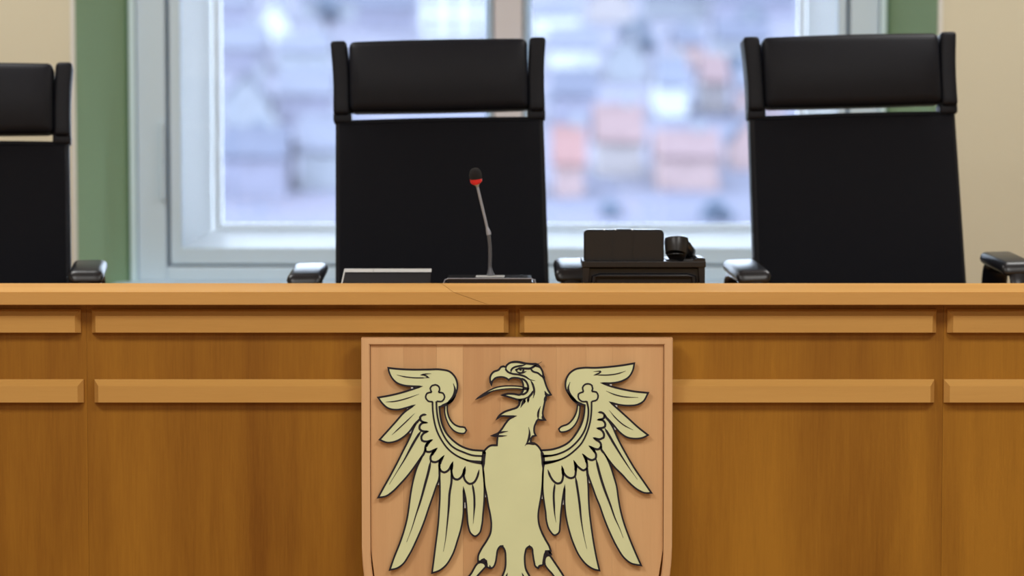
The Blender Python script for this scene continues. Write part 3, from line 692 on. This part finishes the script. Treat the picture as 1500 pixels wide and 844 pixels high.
A0 = P(697.2, 262.5, MY - .006); A1 = P(695.3, 246, MY - .008); dd = A1 - A0
tube(bm, [A0 + dd * f_ for f_ in (0, .15, .4, .65, .82, .93, 1)], [.0150, .0158, .0160, .0145, .0118, .0085, .003], 18); obj('foam_head', bm, 'foam', mb, smooth=True)

# low tilted panel with a silver edge
TY = 6.95
tp = thing('tilted_screen', 'low dark tilted screen with silver edge, left of the microphone', 'screen', (Xu(566, TY, 410), TY, WSZ))
zt = Zv(394, TY); x0_, x1_ = Xu(505, TY + .05, 400), Xu(632, TY + .05, 400); zz = Zv(394, TY + .05)
def tilt(x, h, d=0): return (x, TY - .05 + h * .10 + d, WSZ + .001 + h * (zz - WSZ - .001))
xa = Xu(497, TY, 416)
bm = bmesh.new()
hexa(bm, [tilt(xa, 0, 0), tilt(x1_ - .001, 0, 0), tilt(x1_ - .001, 0, .012), tilt(xa, 0, .012), tilt(x0_, .98, 0), tilt(x1_ - .001, .98, 0), tilt(x1_ - .001, .98, .012), tilt(x0_, .98, .012)])
obj('screen_body', bm, 'gloss', tp)
bm = bmesh.new()
xm = Xu(547, TY + .05, 400); hh = .9
for (p, q, e) in ((x0_, xm, 0), (xm + .0007, x1_, .0012)):
    hexa(bm, [tilt(p, hh + e * 0, -.003), tilt(q, hh, -.003), tilt(q, hh, .014), tilt(p, hh, .014), tilt(p, 1.0, -.003 + e), tilt(q, 1.0, -.003 + e), tilt(q, 1.0, .014), tilt(p, 1.0, .014)])
obj('top_edge', bm, 'alu', tp)['label'] = 'silver strip'
bm = bmesh.new()
hexa(bm, [tilt(xa - .002, 0, -.003), tilt(xa + .0015, 0, -.003), tilt(xa + .0015, 0, .014), tilt(xa - .002, 0, .014), tilt(x0_ - .001, 1, -.003), tilt(x0_ + .0025, 1, -.003), tilt(x0_ + .0025, 1, .014), tilt(x0_ - .001, 1, .014)])
obj('side_edge', bm, 'alu', tp)
obj('rear_foot', box(xa + .05, x1_ - .05, TY + .04, TY + .10, WSZ + .001, WSZ + .02), 'plastic', tp)

# telephone seen from behind
QY = 6.97
ph = thing('desk_telephone', 'black desk telephone seen from behind with its handset on the right', 'telephone', (Xu(943, QY, 410), QY, WSZ))
def pz(v, y=QY): return Zv(v, y)
zb0 = WSZ + .001
# foot: side cheeks, recessed apron, top plate
xa, xb = Xu(853, QY - .05, 400), Xu(1034, QY - .05, 400)
bm = rbox(xa, xb, QY - .05, QY + .13, pz(392, QY - .05), pz(383, QY - .05), .002, 2)
obj('base_plate', bm, 'plastic2', ph)
for s, x in ((1, xa + .002), (-1, xb - .002)):
    bm = bmesh.new(); zt = pz(391, QY - .05)
    pts = [(x, zb0), (x + s * .010, zb0), (x + s * .016, zt), (x, zt)]
    if s < 0: pts = pts[::-1]
    prism(bm, pts, QY - .045, QY + .12); obj('base_cheek', bm, 'plastic2', ph)
obj('rear_apron', rbox(xa + .014, xb - .014, QY - .030, QY + .1, zb0, pz(391, QY), .003, 2), 'plastic', ph)
bm = bmesh.new(); yy = QY - .036
zq = pz(404, yy); tube(bm, [(xa + .024, yy, zb0 + .004), (xa + .03, yy, zq - .002), (xa + .045, yy, zq), (xb - .045, yy, zq), (xb - .03, yy, zq - .002), (xb - .024, yy, zb0 + .004)], .006, 10)
obj('foot_bar', bm, 'gloss', ph, smooth=True)
for x in (xa + .032, xb - .032):
    obj('foot_clip', rbox(x - .004, x + .004, QY - .046, QY - .04, zb0 + .004, zb0 + .024, .001, 2), 'alu', ph)
# raised corner at the right
bm = bmesh.new(); zt = pz(384, QY - .05); h = pz(378, QY - .05)
prism(bm, [(Xu(1010, QY - .05), zt - .002), (Xu(1034, QY - .05), zt - .002), (Xu(1033.5, QY - .05), h - .002), (Xu(1030, QY - .05), h), (Xu(1023, QY - .05), h)], QY - .049, QY + .08)
obj('corner_rest', bm, 'plastic2', ph)
# display unit
xc, xd = Xu(855.5, QY - .02, 360), Xu(972.5, QY - .02, 360)
zt = pz(336.5, QY - .02); zl = pz(383, QY - .02)
def round_top(x0, x1, z0, z1, r):
    a = [(x1 - r + r * cos(pi / 2 * k / 8), z1 - r + r * sin(pi / 2 * k / 8)) for k in range(9)]
    b = [(x0 + r - r * sin(pi / 2 * k / 8), z1 - r + r * cos(pi / 2 * k / 8)) for k in range(9)]
    return [(x0, z0), (x1, z0)] + a + b
bm = bmesh.new(); prism(bm, round_top(xc, xd, zl, zt, .012), QY - .020, QY + .022)
d = obj('display_housing', bm, 'gloss', ph, smooth=40)
bm = bmesh.new(); prism(bm, round_top(xc + .0035, xd - .0035, zl + .002, zt - .0045, .009), QY - .0235, QY - .0195)
obj('rear_cover', bm, 'plastic2', d)
for u0, u1 in ((896, 898), (926.5, 927.5)):
    obj('cover_rib', box(Xu(u0, QY), Xu(u1, QY), QY - .0246, QY - .023, zl + .002, zt - .010), 'plastic', d)
for u0, u1 in ((884, 886), (900.5, 902), (925, 926.5)):
    obj('top_slot', box(Xu(u0, QY), Xu(u1, QY), QY - .0205, QY + .018, zt - .0018, zt + .0007), 'alu', d)
obj('top_key', rbox(Xu(903, QY), Xu(924, QY), QY - .012, QY + .018, zt - .001, zt + .0013, .0005, 1), 'plastic', d)
# handset: round ear cup towards us, grip running back to the right
bm = bmesh.new()
c0 = P(991, 365, QY - .03)
tube(bm, [c0 + Vector((-.002, -.008, -.014)), c0 + Vector((-.001, -.005, -.012)), c0 + Vector((.0, .0, .004)), c0 + Vector((.0, .004, .018)), c0 + Vector((0, .006, .026)), c0 + Vector((0, .007, .029))], [.0235, .027, .0295, .0305, .029, .02], 28)
hs = obj('handset', bm, 'plastic', ph, smooth=50)
bm = bmesh.new()
tube(bm, [c0 + Vector((.008, .004, .012)), c0 + Vector((.022, .012, .004)), c0 + Vector((.032, .04, -.008)), c0 + Vector((.036, .09, -.014)), c0 + Vector((.036, .14, -.016))], [.019, .018, .016, .015, .022], 16, flat=.8)
obj('grip', bm, 'gloss', hs, smooth=50)
bm = bmesh.new(); tube(bm, [c0 + Vector((-.002, -.0085, -.0155)), c0 + Vector((-.002, -.008, -.0135))], .021, 24); obj('ear_cap', bm, 'plastic', hs, smooth=True)
obj('cradle', rbox(Xu(975, QY), Xu(1016, QY), QY - .03, QY + .1, pz(384), pz(379), .003, 2), 'plastic2', ph)

# ------------------------------------------------------------------ hillside town
def ground(y): return -9.2 + .102 * (y - 150)
bm = bmesh.new(); ny, nx = 24, 16; grid = []
random.seed(3)
for j in range(ny + 1):
    yy = 60 + j * 22; row = []
    for i in range(nx + 1):
        xx = -130 + 260 * i / nx; row.append(bm.verts.new((xx, yy, ground(max(yy, 110)) + random.uniform(-.4, .4) - 1.2)))
    grid.append(row)
for j in range(ny):
    for i in range(nx): bm.faces.new([grid[j][i], grid[j][i + 1], grid[j + 1][i + 1], grid[j + 1][i]])
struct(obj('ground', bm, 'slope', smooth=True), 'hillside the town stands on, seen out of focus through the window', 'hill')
WINM = {}
def window_mesh():
    if 'w' not in WINM:
        bm = box(-.5, .5, -.06, .04, -.75, .75); me = bpy.data.meshes.new('window'); bm.to_mesh(me); bm.free()
        me.materials.append(M['farglass']); WINM['w'] = me
        bm = bmesh.new(); bx(bm, -.62, .62, -.12, 0, -.87, -.75); bx(bm, -.62, -.5, -.1, 0, -.75, .75); bx(bm, .5, .62, -.1, 0, -.75, .75); bx(bm, -.62, .62, -.1, 0, .75, .87)
        me = bpy.data.meshes.new('window_frame'); bm.to_mesh(me); bm.free(); me.materials.append(M['wall_cream']); WINM['f'] = me
    return WINM['w'], WINM['f']
def house(u0, u1, vt, y, wallm, roofm, label, ridge='x', rh=2.6, yaw=0, depth=8):
    """a house whose front spans the pixels u0 to u1, with eaves at vt, standing at distance y on the slope"""
    x0, x1 = Xu(u0, y) + .35, Xu(u1, y) - .35; zt = Zv(vt, y); z0 = ground(y) - 1.6
    cx = (x0 + x1) / 2; w = (x1 - x0) / 2
    t = thing('house', label, 'house', (cx, y, z0), 'houses on the hillside'); t.rotation_euler = (0, 0, R(yaw))
    h = max(zt - z0, 3); bm = bmesh.new(); dp = depth
    bx(bm, -w, w, 0, dp, 0, h)
    if ridge == 'y':
        prism(bm, [(-w, h), (w, h), (0, h + rh)], .02, dp - .02)
    else:
        for s in (-w, w - .2):
            v = [bm.verts.new(p) for p in ((s, 0, h), (s + .2, 0, h), (s + .2, dp, h), (s, dp, h), (s, dp / 2, h + rh), (s + .2, dp / 2, h + rh))]
            for f in ((0, 1, 5, 4), (2, 3, 4, 5), (0, 4, 3), (1, 2, 5)): bm.faces.new([v[i] for i in f])
    obj('house_walls', bm, wallm, t, world=False)
    bm = bmesh.new(); o = .22; th = .22
    if ridge == 'y':
        for s in (-1, 1):
            k = rh / w; e = w + o
            hexa(bm, [(0, -o, h + rh), (s * e, -o, h - k * o), (s * e, dp + o, h - k * o), (0, dp + o, h + rh), (0, -o, h + rh + th), (s * e, -o, h - k * o + th), (s * e, dp + o, h - k * o + th), (0, dp + o, h + rh + th)])
    else:
        k = rh / (dp / 2)
        for y0, y1 in ((-o, dp / 2), (dp + o, dp / 2)):
            hexa(bm, [(-w - o, y0, h - k * o), (w + o, y0, h - k * o), (w + o, y1, h + rh), (-w - o, y1, h + rh), (-w - o, y0, h - k * o + th), (w + o, y0, h - k * o + th), (w + o, y1, h + rh + th), (-w - o, y1, h + rh + th)])
    obj('roof', bm, roofm, t, world=False)
    obj('chimney', box(w * .3, w * .3 + .7, dp / 2 - .4, dp / 2 + .3, h + rh * .5, h + rh + 1.0), 'wall_grey', t, world=False)
    wm, fm = window_mesh(); n = max(1, int(2 * w / 2.6)); vis = 0
    for r in range(3):
        zz = h - 1.5 - r * 2.8
        if zz < 1.8: break
        for i in range(n):
            a = link('window', wm, t); a.location = (-w + 2 * w * (i + .5) / n, -.0, zz)
            b = link('window_frame', fm, a)
    return t
HS = [
 # far rows (top of the view)
 (290, 372, 10, 372, 'wall_lilac', 'roof_grey', 'lilac grey house high on the hill, left edge of the left pane', 'x'),
 (378, 428, 34, 340, 'wall_white', 'roof_grey', 'small white gabled house in the upper left pane', 'y'),
 (436, 530, 2, 380, 'wall_grey', 'roof_slate', 'grey house with slate roof above the middle chair, left side', 'x'),
 (520, 612, 22, 365, 'wall_lilac', 'roof_slate', 'lilac house with slate roof just above the middle chair', 'x'),
 (614, 716, -14, 350, 'wall_white', 'roof_grey', 'large white building left of the window mullion', 'x'),
 (776, 852, 44, 350, 'wall_white', 'roof_grey', 'white house right of the window mullion', 'x'),
 (858, 930, 10, 378, 'wall_cream', 'roof_grey', 'cream house at the top of the right pane', 'y'),
 (938, 1040, 0, 386, 'wall_grey', 'roof_slate', 'grey slate roofed house at the top middle of the right pane', 'x'),
 (1046, 1168, 12, 378, 'wall_lilac', 'roof_slate', 'lilac house in the top right corner of the window', 'x'),
 # third rows
 (300, 392, 98, 300, 'wall_lilac', 'roof_grey', 'broad lilac house with grey roof, mid left of the left pane', 'x'),
 (402, 486, 92, 296, 'wall_grey', 'roof_grey', 'pale grey house beside the head cushion of the middle chair', 'x'),
 (800, 880, 112, 300, 'wall_white', 'roof_grey', 'white house beside the top right ear of the middle chair', 'x'),
 (884, 950, 120, 292, 'wall_grey', 'roof_slate', 'grey house in the middle of the right pane', 'y'),
 (984, 1034, 98, 306, 'wall_pink', 'roof_slate', 'small peach house above the bright white block', 'x'),
 (1046, 1130, 92, 312, 'wall_grey', 'roof_slate', 'grey house left of the right chair top', 'x'),
 # second rows
 (322, 400, 196, 246, 'wall_grey', 'roof_slate', 'grey house with dark roof, lower left of the left pane', 'y'),
 (404, 494, 180, 250, 'wall_lilac', 'roof_grey', 'lilac house left of the middle chair back', 'x'),
 (806, 878, 200, 250, 'wall_lilac', 'roof_slate', 'lilac house right of the middle chair back', 'x'),
 (958, 1012, 152, 258, 'wall_white', 'roof_grey', 'bright white square block in the middle of the right pane', 'x'),
 (1024, 1070, 168, 262, 'wall_cream', 'roof_red', 'cream house with reddish roof right of the white block', 'x'),
 (1078, 1150, 184, 255, 'wall_pink', 'roof_grey', 'pink house partly behind the right chair', 'x'),
 # nearest rows
 (318, 424, 286, 204, 'wall_lilac', 'roof_slate', 'lilac house at the bottom left of the left pane', 'x'),
 (432, 520, 276, 208, 'wall_grey', 'roof_grey', 'grey house at the bottom of the left pane beside the middle chair', 'x'),
 (806, 862, 296, 200, 'wall_pink', 'roof_bright', 'house with bright red roof at the bottom right of the middle chair', 'x'),
 (868, 948, 258, 214, 'wall_cream', 'roof_red', 'cream house with red roof above the telephone', 'x'),
 (956, 1060, 280, 204, 'wall_pink', 'roof_red', 'pink house with red roof right above the handset', 'x'),
 (1066, 1160, 250, 216, 'wall_pink', 'roof_slate', 'pink house with slate roof at the lower right of the right pane', 'y'),
]
random.seed(11)
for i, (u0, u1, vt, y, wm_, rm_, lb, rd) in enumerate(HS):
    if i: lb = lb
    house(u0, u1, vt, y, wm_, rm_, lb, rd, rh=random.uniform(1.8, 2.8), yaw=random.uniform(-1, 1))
def tree(u, v, y, r, label):
    x = Xu(u, y); z0 = ground(y) - 1.4; zc_ = Zv(v, y)
    t = thing('tree', label, 'tree', (x, y, z0), 'trees on the hillside')
    H = zc_ - z0
    bm = bmesh.new(); tube(bm, [(0, 0, 0), (.1, 0, H * .5), (0, 0, H)], [.3, .22, .1], 8)
    for k in range(6):
        a = k * 1.05; tube(bm, [(0, 0, H * .55 + k * .1), (r * .7 * cos(a), r * .7 * sin(a), H + r * .3)], [.1, .03], 5)
    obj('trunk', bm, 'bark', t, smooth=True, world=False)
    rr = random.Random(int(u * 7 + v)); bm = bmesh.new()
    for k in range(9):
        q = Vector((rr.uniform(-.6, .6), rr.uniform(-.6, .6), rr.uniform(-.5, .7))) * r
        m = bmesh.ops.create_icosphere(bm, subdivisions=2, radius=r * rr.uniform(.38, .6), matrix=Matrix.Translation(q + Vector((0, 0, H))))
        for vv in m['verts']: vv.co += Vector((rr.uniform(-1, 1), rr.uniform(-1, 1), rr.uniform(-1, 1))) * r * .06
    obj('crown', bm, 'crown', t, smooth=60, world=False)
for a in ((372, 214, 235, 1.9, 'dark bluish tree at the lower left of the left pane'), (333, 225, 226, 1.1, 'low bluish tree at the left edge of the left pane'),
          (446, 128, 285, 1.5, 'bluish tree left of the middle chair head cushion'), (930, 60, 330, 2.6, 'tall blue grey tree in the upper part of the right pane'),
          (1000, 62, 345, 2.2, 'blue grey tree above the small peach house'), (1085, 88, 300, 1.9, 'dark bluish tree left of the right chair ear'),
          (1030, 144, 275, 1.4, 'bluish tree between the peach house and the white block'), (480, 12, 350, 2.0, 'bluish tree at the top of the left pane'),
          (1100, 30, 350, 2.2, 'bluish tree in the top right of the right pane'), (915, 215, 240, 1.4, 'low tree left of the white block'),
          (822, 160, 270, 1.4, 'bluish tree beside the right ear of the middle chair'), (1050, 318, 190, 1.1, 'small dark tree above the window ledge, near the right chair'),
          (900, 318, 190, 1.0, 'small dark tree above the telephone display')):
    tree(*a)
